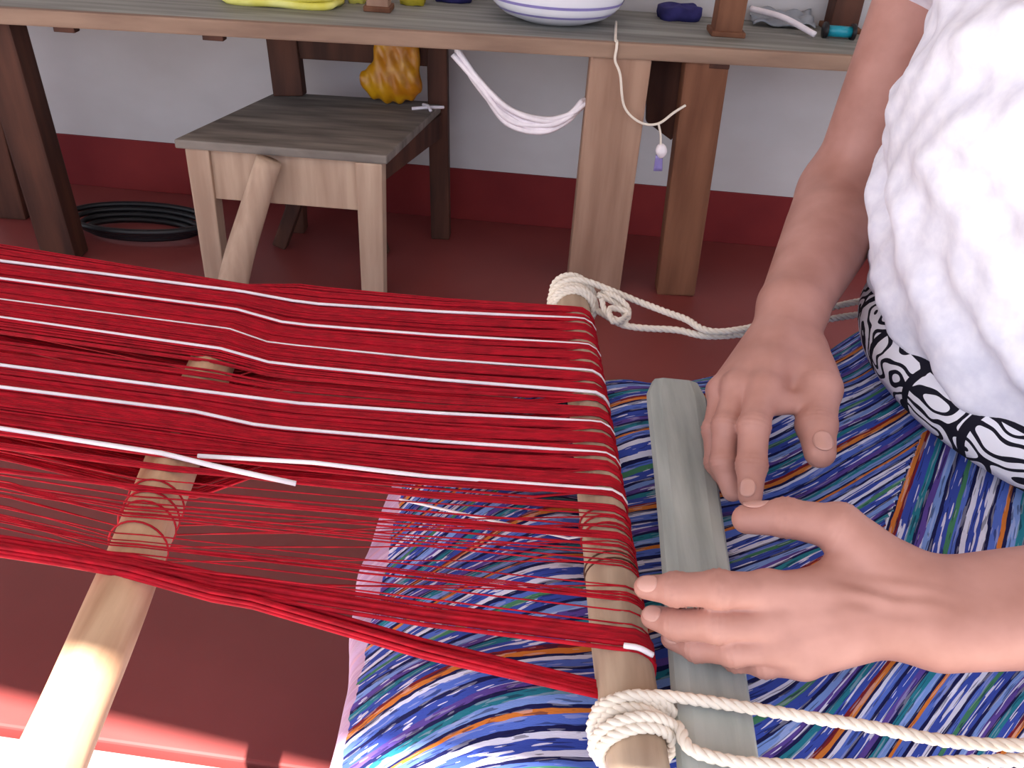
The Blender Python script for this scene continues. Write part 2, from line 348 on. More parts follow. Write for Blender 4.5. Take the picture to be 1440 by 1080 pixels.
# ================================================================ CHAIR
SZ = .36
FL, FR, BR, BL = V(-.759, 1.852, SZ), V(-.300, 1.842, SZ), V(-.222, 2.275, SZ), V(-.645, 2.262, SZ)
ch = empty('chair', (-.48, 2.05, 0)); tag(ch, 'low pale wooden chair with worn dark grey seat under the table', 'chair')
dz = V(0, 0, .02)
hexa('seat', [FL - dz, FR - dz, BR - dz, BL - dz, FL, FR, BR, BL], M['wood_grey'], ch, .004)
lg = .05
def leg(p, dx, dy, mat, wd=.052, top=SZ - .02, foot=(0, 0)):
    c = V(p[0] + dx, p[1] + dy, 0); beam('leg', (c[0] + foot[0], c[1] + foot[1], 0), (c[0], c[1], top), wd * .9, wd * .9, mat, ch, .004, wd, wd)
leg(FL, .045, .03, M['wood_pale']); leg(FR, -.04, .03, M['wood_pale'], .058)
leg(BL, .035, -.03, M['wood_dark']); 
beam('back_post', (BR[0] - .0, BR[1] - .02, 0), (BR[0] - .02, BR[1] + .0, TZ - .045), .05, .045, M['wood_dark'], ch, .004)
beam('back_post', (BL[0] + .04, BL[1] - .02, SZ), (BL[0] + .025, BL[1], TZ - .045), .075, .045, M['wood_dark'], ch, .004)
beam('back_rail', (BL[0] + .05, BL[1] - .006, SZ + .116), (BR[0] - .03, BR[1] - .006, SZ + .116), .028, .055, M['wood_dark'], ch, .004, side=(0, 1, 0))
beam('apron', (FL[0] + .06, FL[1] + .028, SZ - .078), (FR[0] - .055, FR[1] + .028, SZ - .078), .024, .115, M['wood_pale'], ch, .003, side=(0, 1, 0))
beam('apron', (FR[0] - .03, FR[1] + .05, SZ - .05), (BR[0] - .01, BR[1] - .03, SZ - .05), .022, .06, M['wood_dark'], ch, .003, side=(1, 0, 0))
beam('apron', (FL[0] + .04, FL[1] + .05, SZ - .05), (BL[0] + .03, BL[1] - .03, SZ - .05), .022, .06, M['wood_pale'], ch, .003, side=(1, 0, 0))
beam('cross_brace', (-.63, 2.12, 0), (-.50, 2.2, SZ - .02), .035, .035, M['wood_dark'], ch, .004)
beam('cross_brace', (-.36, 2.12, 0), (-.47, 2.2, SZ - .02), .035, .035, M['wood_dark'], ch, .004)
pl = tubes('leaning_pole', [spline([(-.655, 1.745, 0), (-.625, 1.78, .12), (-.592, 1.806, .22), (-.55, 1.828, SZ - .022)], 6)], [np.linspace(.035, .027, 19)], M['wood_pale'], None, 14)
tag(pl, 'thick pale wooden pole leaning against the front of the chair', 'pole')
# scrap on the seat
q = atZ(600, 154, SZ); a = .03
sc = tubes('thread_scrap', [spline([(q[0] - .035, q[1] - .012, SZ + .003), (q[0], q[1], SZ + .005), (q[0] + .04, q[1] + .02, SZ + .003)]), spline([(q[0] - .012, q[1] + .03, SZ + .003), (q[0] + .004, q[1], SZ + .008), (q[0] + .012, q[1] - .02, SZ + .003)])], .0042, M['white_yarn'], None, 6)
tag(sc, 'scrap of white thread lying on the chair seat', 'thread')
# amber bag hanging on the backrest
def bagf(P):
    c = V(-.346, 2.226, .424); q = P - c
    d = ellip(q, (0, -.004, -.01), (.078, .030, .05)); d = smin(d, ellip(q, (.012, .0, .06), (.055, .022, .07)), .03)
    a = np.arctan2(q[:, 0], q[:, 1] + .05); return d + .004 * np.sin(q[:, 0] * 190 + 40 * q[:, 2]) * np.cos(q[:, 2] * 60)
v_, q_ = surfnet(bagf, (-.46, 2.17, .34), (-.2, 2.3, .57), .005, 1)
bgo = link('plastic_bag', raw_mesh('plastic_bag', v_, q_), M['amber'], None, True); tag(bgo, 'amber yellow plastic bag hanging on the back of the chair', 'bag')
# white skein hanging below the table
def TUn(x): return V(x, TY(x) + .012, TZ - .034)
sk = empty('yarn_skein', tuple(TUn(-.12))); tag(sk, 'white yarn skein hanging in a loop under the table edge', 'yarn skein')
base = [atY(642, 70, 2.01), atY(672, 116, 1.995), atY(715, 160, 1.985), atY(765, 176, 1.985), atY(798, 165, 1.995), atY(824, 142, 2.01)]
for k in range(7):
    pp = [V(*b_) + V(rng.normal(0, .004), rng.normal(0, .004), rng.normal(0, .005) - .012 * math.sin(i / 5 * math.pi) * (k % 3 - 1)) for i, b_ in enumerate(base)]
    tubes('strand', [spline(pp, 8)], .0062, M['white_yarn'], sk, 6)
st = tubes('string', [spline([on(866, 33) + V(0, 0, .0035), V(.168, TY(.17) + .012, TZ + .0055), V(.170, TY(.17) - .002, TZ + .0045), V(.171, TY(.17) - .0055, TZ - .008), V(.171, TY(.17) - .005, TZ - .034), atY(872, 105, 1.972), atY(878, 150, 1.970), atY(900, 172, 1.970), atY(925, 174, 1.972), atY(948, 158, 1.985), atY(964, 148, 1.9935)], 8)], .003, M['rope'], None, 6)
tag(st, 'thin white string trailing from the basin over the table edge', 'string')
ts = empty('tassel', tuple(atY(930, 205, 1.98))); tag(ts, 'small white tassel hanging from the string by the brown table leg', 'tassel')
tubes('cord', [spline([atY(926, 174, 1.972), atY(929, 190, 1.974), atY(929, 206, 1.975)])], .0025, M['rope'], ts, 6)
tubes('knot', [spline([atY(929, 203, 1.975), atY(930, 213, 1.975), atY(929, 222, 1.975)], 4)], [[.006, .010, .012, .013, .013, .012, .010, .008, .004]], M['white_yarn'], ts, 10)
tubes('fringe', [spline([atY(927 + k, 218, 1.975), atY(925 + 1.5 * k, 240, 1.977)], 4) for k in range(-3, 4)], .0035, M['lilac'], ts, 5)
# dark tube coiled on the floor
pts = []
for k in range(60):
    a = k * .42; pts.append((-.995 + (.13 + .0011 * k) * math.cos(a), 2.142 + (.06 + .0007 * k) * math.sin(a), .008 + .0007 * k))
cb = tubes('coiled_tube', [spline(pts, 3)], .008, M['black'], None, 6); tag(cb, 'dark tube lying coiled on the floor beside the table leg', 'cable')

# ================================================================ LOOM: bars
BZ, BR_ = .49, .0205
bar_a, bar_b = V(.066, 1.01, BZ), V(.0985, .335, BZ)            # breast bar far / near end
def bar_at(Y): t = (Y - bar_a[1]) / (bar_b[1] - bar_a[1]); return bar_a + (bar_b - bar_a) * t
rod_a, rod_b = V(-.3256, .90, BZ), V(-.258, .215, BZ)
def rod_at(Y): t = (Y - rod_a[1]) / (rod_b[1] - rod_a[1]); return rod_a + (rod_b - rod_a) * t
def stick(name, a, b, r, mat, label, cat, wob=.0012, seed=1):
    r_ = np.random.default_rng(seed); n = 40; P = np.linspace(0, 1, n)[:, None] * (b - a) + a
    ph = r_.uniform(0, 6, 4); s = np.linspace(0, 1, n); rad = r * (1 + .03 * np.sin(9 * s + ph[0]) + .02 * np.sin(23 * s + ph[1]))
    P[:, 0] += wob * np.sin(7 * s + ph[2]); d = (b - a) / np.linalg.norm(b - a)
    P = np.vstack([a - d * .0025, P, b + d * .0025]); rad = np.r_[r * .86, rad, r * .86]
    o = tubes(name, [P], [rad], mat, None, 24); tag(o, label, cat)
    o.data.polygons[-1].use_smooth = False; o.data.polygons[-2].use_smooth = False
    return o
stick('breast_bar', bar_a, bar_b, BR_, M['bar'], 'round wooden loom bar with white rope lashed to both ends', 'loom bar', .0006, 3)
stick('shed_rod', rod_a, rod_b, .0225, M['rod'], 'thick wooden stick through the red warp, one end bright in sun', 'loom stick', .002, 5)
far_a, far_b = V(-1.62, 1.13, .66), V(-1.50, .42, .66)
stick('end_bar', far_a, far_b, .02, M['bar'], 'wooden bar holding the far end of the red warp', 'loom bar', .001, 8)
po = empty('porch_post', (-2.5, .75, 0)); tag(po, 'square wooden porch post the loom is tied to', 'post')
box('post', (-2.56, .69, 0), (-2.44, .81, 2.4), M['wood_brown'], po, .008); box('plinth', (-2.6, .65, 0), (-2.4, .85, .08), M['pave'], po, .008)
rp = empty('tie_rope', (-2.3, .75, .8)); tag(rp, 'rope tying the end bar of the loom to the porch post', 'rope')
for e in (far_a + V(.02, -.04, 0), far_b + V(0, .04, 0)):
    rope('strand', [e + V(-.0, 0, .02), e + V(-.03, 0, .02), V(-2.43, .75, .95)], .006, M['rope'], rp)
rope('loop', [V(-2.5 + .088 * math.cos(a), .75 + .088 * math.sin(a), .95) for a in np.linspace(0, 6.2832, 40)], .006, M['rope'], rp)

# ================================================================ LOOM: warp
# guide yarns as measured: height on the left, at the stick, after it and at the bar (far to near)
gl = [345, 370, 395, 422, 450, 517, 548, 605, 700, 778]
g1 = [(345, 400), (340, 412), (330, 437), (318, 462), (306, 492), (280, 552), (262, 580), (235, 637), (215, 722), (190, 805)]
g2 = [(440, 405), (430, 430), (415, 460), (395, 486), (398, 517), (400, 570), (380, 605), (365, 650), (345, 745), (330, 838)]
gb = [(796, 430), (800, 447), (802, 483), (806, 519), (815, 550), (832, 593), (848, 637), (868, 690), (885, 800), (905, 915)]
LXZ = lambda: 0
L3 = np.array([atZ(0, y, .545) for y in gl]); R3 = []; K3 = []; B3 = []
for (p, q) in zip(g1, g2):
    a = atZ(p[0], p[1], BZ + .024); R3.append(rod_at(a[1]) * [1, 1, 0] + [0, 0, BZ + .0238]); b_ = atZ(q[0], q[1], BZ + .008); K3.append(b_)
for p in gb:
    a = atZ(p[0], p[1], BZ + .021); B3.append(bar_at(a[1]))
R3, K3, B3 = map(np.array, (R3, K3, B3))
gs = np.arange(10.)
def lerp(Aa, s): return np.array([np.interp(s, gs, Aa[:, k]) for k in range(3)])
def yarn_path(s, dz=0., under=False, wrap=1.0, cluster=True, sag=0.):
    l, r, k, b_ = lerp(L3, s), lerp(R3, s), lerp(K3, s), lerp(B3, s)
    yb = b_[1]
    if cluster:
        c = round(yb / .021) * .021; yb = yb + .38 * (c - yb)
    b_ = bar_at(yb); e = far_a + (far_b - far_a) * (s / 9.0)
    if under:
        r = rod_at(r[1]) + V(0, 0, -.0238); k = k + V(0, 0, -.012)
        P = [e, l + V(0, 0, -.03), r + V(-.02, 0, .0), r + V(.02, 0, 0), k, b_ + V(-.06, 0, .012)]
    else:
        P = [e, l, l * .5 + r * .5, r + (l - r) * .05, r, r + V(.012, 0, -.001), k + V(-.015, 0, .0025), k + V(.015, 0, .0006), (k + b_) / 2 + V(0, 0, .008 - sag)]
    rr = BR_ + .0012
    for a in np.linspace(100, -20 - 70 * wrap, 8):
        a = math.radians(a); P.append(b_ + V(math.cos(a) * rr, 0, math.sin(a) * rr))
    P = np.array(P); P[:-8, 2] += dz
    return P
wp = empty('loom_warp', tuple(B3[5])); tag(wp, 'red warp yarns with white stripes stretched between loom bars', 'warp')
paths, rad = [], []
for i in range(340):
    s = 7.1 * (i + rng.uniform(-.3, .3)) / 340 - .02
    if 4.15 < s < 4.75 and rng.random() < .55: continue
    paths.append(yarn_path(max(0, s), rng.normal(0, .0012))); rad.append(rng.uniform(.0010, .0014))
for i in range(250):
    s = max(0, 7.0 * (i + rng.uniform(-.4, .4)) / 250)
    if 4.3 < s < 4.6 : continue
    paths.append(yarn_path(s, rng.normal(-.002, .001), under=True)); rad.append(rng.uniform(.0009, .0013))
o = tubes('red_warp_yarns', paths, rad, M['red'], wp, 5); tag(o, 'dense sheet of red warp yarns', None, None, 'stuff')
# thin scattered yarns on the near side
def loose(s):
    P = yarn_path(s, 0, wrap=.6, cluster=False); s2 = min(9, max(7, s + rng.normal(0, .1))); e = far_a + (far_b - far_a) * s2 / 9; l = lerp(L3, s2); r = rod_at(l[1] * .4 + P[4][1] * .6); low = rng.random() < .4
    r = r + V(0, 0, -.0238 if low else .0236); d = rng.uniform(-.004, .002)
    return np.vstack([e, l + V(0, 0, -.03 * low), r + V(-.01, 0, 0), r + V(.01, 0, 0), r * .5 + P[-8] * .5 + V(0, 0, d), P[-8:]])
paths, rad = [], []
for i in range(28):
    s = rng.uniform(7.1, 8.75); paths.append(loose(s)); rad.append(rng.uniform(.0005, .0009))
for s in (7.22, 7.25, 7.28, 7.6, 7.63): paths.append(yarn_path(s, 0, cluster=False)); rad.append(.0014)
o = tubes('loose_warp_yarns', paths, rad, M['red'], wp, 5); tag(o, 'thin red yarns strung loosely on the near side', None, None, 'stuff')
# the two thick red borders
for (sl, sb) in ((8.86, 8.86), (8.93, 9.28)):
    paths = []
    for k in range(20):
        P = yarn_path(min(9, sl + rng.normal(0, .03)), rng.normal(0, .002), cluster=False); dy = 0
        if sb > 9: dy = -.028
        n0 = len(P); wgt = np.clip((P[:, 0] + .30) / .38, 0, 1); P[:, 1] += wgt * dy + rng.normal(0, .0024); P[:, 0] += wgt * dy * -.048
        if sb > 9: P = P[:-6]; P[-1] += V(.01, 0, -.03); P[-2] += V(0, 0, -.022); P[-3][2] -= .012
        paths.append(P)
    tubes('border_yarns', paths, .0017, M['red'], wp, 6)
# white yarns
for j in (1, 2, 3, 4, 5, 6):
    P = yarn_path(float(j), .0008 if j == 3 else .0030, cluster=False, wrap=.9); tubes('white_yarn', [P], .0017 if j != 3 else .0013, M['white_yarn'], wp, 6)
P = yarn_path(7.0, .0016, cluster=False, wrap=.9)
st_ = atZ(278, 641, BZ + .026); P2 = np.vstack([st_, (st_ + P[8]) / 2 + V(0, 0, .004), P[8:]]); tubes('white_yarn', [P2], .0019, M['white_yarn'], wp, 6)
P3 = np.vstack([P[0], P[1], rod_at(P[4][1]) + V(0, -.004, .0265), atZ(300, 655, BZ + .028), atZ(360, 668, BZ + .025), atZ(416, 680, BZ + .020)]); tubes('white_yarn', [P3], .0023, M['white_yarn'], wp, 6)
a, b_ = atZ(562, 702, BZ + .004), atZ(800, 757, BZ + .012); tubes('white_yarn', [[a, (a + b_) / 2, b_, b_ + V(.012, 0, .004)]], .0012, M['white_yarn'], wp, 5)
# turns of yarn round the bar and the stick
for Y in (.575, .566, .557, .520, .512):
    c = bar_at(Y); tubes('yarn_turn', [[c + V(math.cos(a) * (BR_ + .0008), .0025 * math.sin(a * .5 + Y * 40), math.sin(a) * (BR_ + .0008)) for a in np.linspace(0, 6.2832, 25)]], .0008, M['wood_dark'] if Y < .53 else M['red'], wp, 5, False)
for py_ in (683, 700, 714, 744):
    c = rod_at(atZ(225, py_, BZ + .02)[1]); tubes('yarn_turn', [[c + V(math.cos(a) * .0236, .003 * math.sin(a), math.sin(a) * .0236) for a in np.linspace(0, 6.2832, 25)]], .0009, M['red'], wp, 5, False)
# small white knot on the border
c = bar_at(.412); tubes('knot', [spline([c + V(-.004, .012, .024), c + V(.006, .009, .026), c + V(.016, .008, .021)], 5)], .0022, M['white_yarn'], wp, 6)

# ropes from the breast bar to the weaver's back
WAIST = V(.60, .75, .545)
def lashing(root, Yc, n, spread, seed):
    r_ = np.random.default_rng(seed)
    for k in range(n):
        Y0 = Yc + spread * (k - (n - 1) / 2) / max(1, n - 1); c = bar_at(Y0); ph = r_.uniform(0, 6.28); R_ = BR_ + .0035 + (.0035 if k in (1, 3) else 0)
        rope('coil', [c + V(math.cos(a) * R_, .004 * math.sin(a + ph), math.sin(a) * R_) for a in np.linspace(0, 6.2832, 60)], .0042, M['rope'], root, .018)
nr = empty('backstrap_rope', tuple(bar_at(.375))); tag(nr, 'white cotton rope lashed round the bar end beside the batten', 'rope')
lashing(nr, .371, 5, .024, 2)
c = bar_at(.381)
rope('strand', spline([c + V(-.014, 0, .022), c + V(.012, .001, .026), atZ(985, 985, .512), atZ(1200, 1018, .518), atZ(1440, 1048, .532), V(.57, .358, .572), V(.72, .42, .60), V(.82, .60, .61)], 8), .0042, M['rope'], nr)
c = bar_at(.366)
rope('strand', spline([c + V(.014, 0, .019), c + V(.026, 0, .017), atZ(985, 1060, .5125), atZ(1140, 1077, .515), V(.40, .338, .548), V(.57, .338, .560), V(.73, .40, .588), V(.83, .60, .595)], 8), .0042, M['rope'], nr)
fr = empty('backstrap_rope', tuple(bar_at(.97))); tag(fr, 'white cotton rope knotted round the bar end beside the red warp', 'rope')
lashing(fr, .982, 7, .045, 4)
c = bar_at(.985)
rope('strand', spline([c + V(-.015, 0, .022), c + V(.012, .0, .028), atZ(900, 425, .502), atZ(960, 447, .505), atZ(1024, 466, .51), V(.42, .98, .52), V(.60, 1.03, .53), V(.78, .97, .54)], 8), .0042, M['rope'], fr)
c = bar_at(.965)
rope('strand', spline([c + V(-.01, 0, -.022), c + V(.022, 0, -.0), atZ(880, 458, .49), atZ(950, 464, .492), atZ(1024, 472, .50), V(.42, .965, .51), V(.60, 1.01, .52), V(.78, .95, .53)], 8), .0042, M['rope'], fr)
kn = [bar_at(.97) + V(.028, 0, .018), atZ(868, 428, .50), atZ(880, 448, .495), atZ(862, 452, .50), atZ(858, 434, .505), atZ(884, 440, .50), atZ(876, 456, .492)]
rope('knot', spline(kn, 8), .004, M['rope'], fr)
rope('knot', spline([atZ(846, 410, .505), atZ(868, 418, .51), atZ(884, 436, .5), atZ(872, 450, .5), atZ(852, 440, .5), atZ(846, 420, .51)], 8), .0036, M['rope'], fr)

# ================================================================ BATTEN
def batten():
    a0, a1 = atZ(906, 522, .505), atZ(997, 545, .505); b0, b1 = atZ(962, 1080, .505), atZ(1066, 1080, .505)
    d = (b0 + b1 - a0 - a1) / 2; d /= np.linalg.norm(d); ca = (a0 + a1) / 2; wid = .066
    sidev = np.cross(d, (0, 0, 1.)); L = .72; rows = []; n = 30
    for i in range(n + 1):
        s = i / n * L; w_ = wid / 2 * (1 - .25 * math.exp(-s / .012) - .05 * math.sin(s * 9)) * (1 - .36 * s / L)
        if L - s < .03: w_ *= .7 + .3 * (L - s) / .03
        c = ca + d * s; c = c.copy(); c[2] = .4985
        rows.append([c + sidev * (k * w_) + V(0, 0, h) for (k, h) in ((-1, 0), (-.9, .0045), (-.55, .0068), (.55, .0068), (.9, .0045), (1, 0), (.9, -.0045), (.55, -.0068), (-.55, -.0068), (-.9, -.0045))])
    v = [p for r_ in rows for p in r_]; m_ = 10; f = []
    for i in range(n):
        for k in range(m_): f.append((i * m_ + k, i * m_ + (k + 1) % m_, (i + 1) * m_ + (k + 1) % m_, (i + 1) * m_ + k))
    f.append(tuple(range(m_ - 1, -1, -1))); f.append(tuple(n * m_ + k for k in range(m_)))
    me = mesh('weaving_batten', v, f); bm = bmesh.new(); bm.from_mesh(me); bmesh.ops.recalc_face_normals(bm, faces=bm.faces); bm.to_mesh(me); bm.free()
    o = link('weaving_batten', me, M['batten'], None); tag(o, 'flat grey wooden weaving batten held in both hands', 'batten'); return o
batten()

# ================================================================ PERSON
# joints: image position and distance, so that the pose is the photograph's
W_L = atD(1318, 858, .585)                                        # left wrist
LH = dict(
    index=[(1080, 833, .596), (1010, 829, .586), (950, 829, .600), (908, 826, .613)],
    middle=[(1085, 878, .592), (1008, 879, .590), (952, 878, .606), (918, 868, .622)],
    ring=[(1100, 910, .590), (1032, 914, .593), (980, 910, .609), (945, 898, .625)],
    pinky=[(1130, 930, .592), (1075, 932, .598), (1035, 926, .612), (1005, 915, .625)],
    thumb=[(1245, 800, .600), (1180, 742, .612), (1105, 728, .622), (1050, 730, .632)])
LR = dict(index=(.0132, .0122, .0108, .0082), middle=(.0126, .0116, .0104, .0084), ring=(.0118, .0106, .0095, .0078), pinky=(.0108, .0095, .0086, .0072), thumb=(.020, .0158, .0132, .0105))
W_R = atD(1118, 428, .885)
RH = dict(
    index=[(1074, 548, .790), (1060, 600, .762), (1057, 655, .748), (1055, 697, .738)],
    middle=[(1038, 545, .805), (1022, 600, .782), (1018, 650, .775), (1030, 690, .770)],
    ring=[(1018, 548, .825), (1006, 605, .806), (1008, 650, .80), (1022, 680, .80)],
    pinky=[(1012, 550, .85), (1008, 600, .84), (1014, 640, .83), (1026, 665, .825)],
    thumb=[(1130, 495, .85), (1152, 548, .80), (1148, 598, .775), (1153, 636, .758)])
RR = dict(index=(.0142, .0132, .0124, .0100), middle=(.0136, .0126, .0116, .0095), ring=(.0126, .0115, .0105, .0088), pinky=(.0112, .0102, .0094, .0078), thumb=(.021, .0185, .0170, .0135))
J = lambda H: {k: [atD(*p) for p in v] for k, v in H.items()}
LJ, RJ = J(LH), J(RH)
EL_L = V(.56, .425, .615); SH_L = V(.58, .56, .90)
EL_R = atD(1188, 278, 1.045); SH_R = V(.425, 1.075, .915)
def hand_sdf(P, Jn, Rd, wrist, wr, up, fill=False):
    """palm, four fingers and thumb in one smooth surface"""
    d = None
    for k in ('index', 'middle', 'ring', 'pinky', 'thumb'):
        j, r = Jn[k], Rd[k]; f = None
        for i in range(3):
            s = rcone(P, j[i], j[i + 1], r[i], r[i + 1]); f = s if f is None else smin(f, s, .004)
        for i in (1, 2):                                              # knuckle swelling and skin folds
            f = smin(f, np.linalg.norm(P - j[i] - up * .0012, axis=1) - r[i] * .98, .004)
            ax = (j[i + 1] - j[i - 1]); ax = ax / np.linalg.norm(ax); s = (P - j[i]) @ ax; dd_ = np.linalg.norm(P - j[i], axis=1)
            f = f + .00045 * np.sin(s * 2 * math.pi / .0042) * np.exp(-(s / .006) ** 2) * (dd_ < .03)
        d = f if d is None else smin(d, f, .0012)
    palm = None
    for k, t in (('index', 1), ('middle', 1), ('ring', 1), ('pinky', 1)):
        j, r = Jn[k], Rd[k]; w0 = wrist + (j[0] - wrist) * .12
        s = rcone(P, w0, j[0], wr * .62, r[0] * 1.12); palm = s if palm is None else smin(palm, s, .012)
    th = rcone(P, wrist + (Jn['thumb'][0] - wrist) * .3, Jn['thumb'][0], wr * .62, Rd['thumb'][0] * 1.0)
    th = smin(th, rcone(P, Jn['thumb'][0], Jn['thumb'][1], Rd['thumb'][0], Rd['thumb'][1]), .006)
    web = rcone(P, Jn['thumb'][0] * .55 + Jn['thumb'][1] * .45, Jn['index'][0] * .8 + wrist * .2, .010, .009)
    if fill:
        for ti, tt in ((.2, .25), (.5, .6), (.75, .8)):
            web = smin(web, rcone(P, wrist * (1 - ti) + Jn['index'][0] * ti, Jn['thumb'][0] * (1 - tt) + Jn['thumb'][1] * tt, .014, .014), .012)
    web = smin(web, rcone(P, Jn['index'][0] * .55 + Jn['index'][1] * .45, Jn['thumb'][1] * .62 + Jn['thumb'][2] * .38, .0085, .0095), .016) if fill else web
    palm = smin(smin(palm, th, .016), web, .016)
    for k in ('index', 'middle', 'ring', 'pinky'):                    # knuckles on the back of the hand
        palm = smin(palm, np.linalg.norm(P - Jn[k][0] - up * .0035, axis=1) - Rd[k][0] * .9, .007)
        a = wrist + (Jn[k][0] - wrist) * .35 + up * wr * .55; palm = smin(palm, rcone(P, a, Jn[k][0] + up * Rd[k][0] * .75, .0022, .003), .006)
    return smin(d, palm, .005)
upL = -ray(1150, 850); upL = upL / np.linalg.norm(upL); upL = upL * .8 + V(0, 0, .5); upL /= np.linalg.norm(upL)
upR = -ray(1090, 500); upR = upR / np.linalg.norm(upR); upR = upR * .8 + V(0, .2, .5); upR /= np.linalg.norm(upR)
def armL(P):
    d = hand_sdf(P, LJ, LR, W_L, .028, upL)
    fa = smin(rcone(P, W_L + V(0, .007, .002), W_L * .4 + EL_L * .6 + V(0, .010, .002), .0275, .038), rcone(P, W_L + V(0, -.014, -.002), EL_L + V(0, -.004, 0), .0275, .039), .01)
    d = smin(d, fa, .022)
    wq = P - (W_L * .62 + LJ['ring'][0] * .38); ws = wq @ V(.35, .93, .1); wl_ = wq @ V(.93, -.35, 0)
    d = d + .0006 * np.sin(ws * 2 * math.pi / .011 + 9 * wl_) * np.exp(-(ws / .012) ** 2 - (wl_ / .03) ** 2)
    return smin(d, rcone(P, EL_L, SH_L, .038, .046), .02)
def armR(P):
    d = hand_sdf(P, RJ, RR, W_R, .029, upR, True)
    s = (SH_R - EL_R); a_ = np.cross(EL_R - W_R, (0, 0, 1.)); a_ /= np.linalg.norm(a_)
    mid = W_R * .35 + EL_R * .65
    fa = smin(rcone(P, W_R + a_ * .006, mid + a_ * .006, .027, .045), rcone(P, W_R - a_ * .008, EL_R - a_ * .006, .027, .050), .014)
    d = smin(d, fa, .024)
    return smin(d, rcone(P, EL_R, SH_R, .044, .047), .022)
def torso(P):
    d = ellip(P, (.54, .765, .72), (.125, .185, .24)); d = smin(d, rcone(P, SH_L + V(.02, .03, -.02), SH_R + V(.02, -.03, -.02), .04, .04), .04)
    d = smin(d, rcone(P, (.54, .77, .92), (.53, .765, 1.12), .055, .05), .04)
    hc = V(.51, .76, 1.20)
    h = ellip(P, hc, (.092, .075, .105)); h = smin(h, ellip(P, hc + V(-.03, 0, -.06), (.058, .052, .055)), .03)
    h = smin(h, rcone(P, hc + V(-.085, 0, .0), hc + V(-.108, 0, -.03), .008, .013), .012)
    for s in (-1, 1):
        h = smax(h, -(np.linalg.norm(P - hc - V(-.098, .032 * s, .006), axis=1) - .016), .012)
        h = smin(h, np.linalg.norm(P - hc - V(-.076, .031 * s, .004), axis=1) - .012, .003)
        h = smin(h, ellip(P, hc + V(.01, .077 * s, -.01), (.018, .008, .03)), .006)
    h = smin(h, rcone(P, hc + V(-.083, -.02, -.062), hc + V(-.083, .02, -.062), .006, .006), .005)
    return smin(d, h, .02)
def bounds(f_pts, pad): f_pts = np.array(f_pts); return f_pts.min(0) - pad, f_pts.max(0) + pad
VV, QQ, o_ = [], [], 0
allL = [p for v in LJ.values() for p in v] + [W_L, EL_L, SH_L]; allR = [p for v in RJ.values() for p in v] + [W_R, EL_R, SH_R]
for f_, pts_, hh in ((armL, allL, .0019), (armR, allR, .0019)):
    lo, hi = bounds(pts_, .06); v_, q_ = surfnet(f_, lo, hi, hh, 2); VV.append(v_); QQ.append(q_ + o_); o_ += len(v_)
v_, q_ = surfnet(torso, (.34, .46, .45), (.74, 1.15, 1.33), .005, 1); VV.append(v_); QQ.append(q_ + o_)
person = link('person', raw_mesh('person', np.concatenate(VV), np.concatenate(QQ)), M['skin'], None, True)
tag(person, 'seated person in white blouse and striped blue skirt working the loom', 'person')

# fingernails
def nail(Jn, Rd, k, up, frac=.62, sz=(.0062, .0078)):
    j = Jn[k]; ax = j[3] - j[2]; ax /= np.linalg.norm(ax); n = up - ax * (up @ ax); n /= np.linalg.norm(n); s = np.cross(ax, n)
    c = j[2] + (j[3] - j[2]) * frac + ax * .003; r = Rd[k][2] + (Rd[k][3] - Rd[k][2]) * frac; v, f = [], []; N_ = 9
    for i in range(N_):
        for q in range(N_):
            u, w_ = -1 + 2 * i / (N_ - 1), -1 + 2 * q / (N_ - 1); k_ = math.sqrt(max(0, 1 - .5 * w_ * w_)); x_ = u * k_ * sz[0]; y_ = w_ * math.sqrt(1 - .5 * u * u) * sz[1]
            a = x_ / r; rr = r + .0004 - .10 * max(0, y_) ** 2 / r; v.append(c + ax * y_ + n * rr * math.cos(a) + s * rr * math.sin(a))
    for i in range(N_ - 1):
        for q in range(N_ - 1): f.append((i * N_ + q, (i + 1) * N_ + q, (i + 1) * N_ + q + 1, i * N_ + q + 1))
    o = link('fingernail', mesh('fingernail', v, f), M['nail'], person, True); md = o.modifiers.new('s', 'SOLIDIFY'); md.thickness = .0012; md.offset = 0
for k in ('index', 'middle', 'ring'): nail(LJ, LR, k, upL)
nail(LJ, LR, 'thumb', V(-.2, .5, .8), .6, (.0075, .009)); nail(RJ, RR, 'thumb', -ray(1150, 620) + V(.25, -.1, .1), .80, (.0088, .0098)); nail(RJ, RR, 'index', -ray(1050, 680) + V(-.3, 0, 0), .75, (.007, .008))

# hair
def hairf(P):
    hc = V(.51, .76, 1.20); d = ellip(P, hc + V(.012, 0, .014), (.098, .085, .108)); d = smax(d, -((P[:, 0] - hc[0] + .062) + .35 * (P[:, 2] - hc[2] - .02)) , .01)
    d = smin(d, np.linalg.norm(P - hc - V(.085, 0, -.03), axis=1) - .045, .03)
    return d + .0015 * np.sin(P[:, 1] * 300 + 30 * P[:, 0])
v_, q_ = surfnet(hairf, (.40, .62, 1.06), (.70, .9, 1.34), .004, 1); o = link('hair', raw_mesh('hair', v_, q_), M['hair'], person, True); tag(o, 'black hair tied at the back')

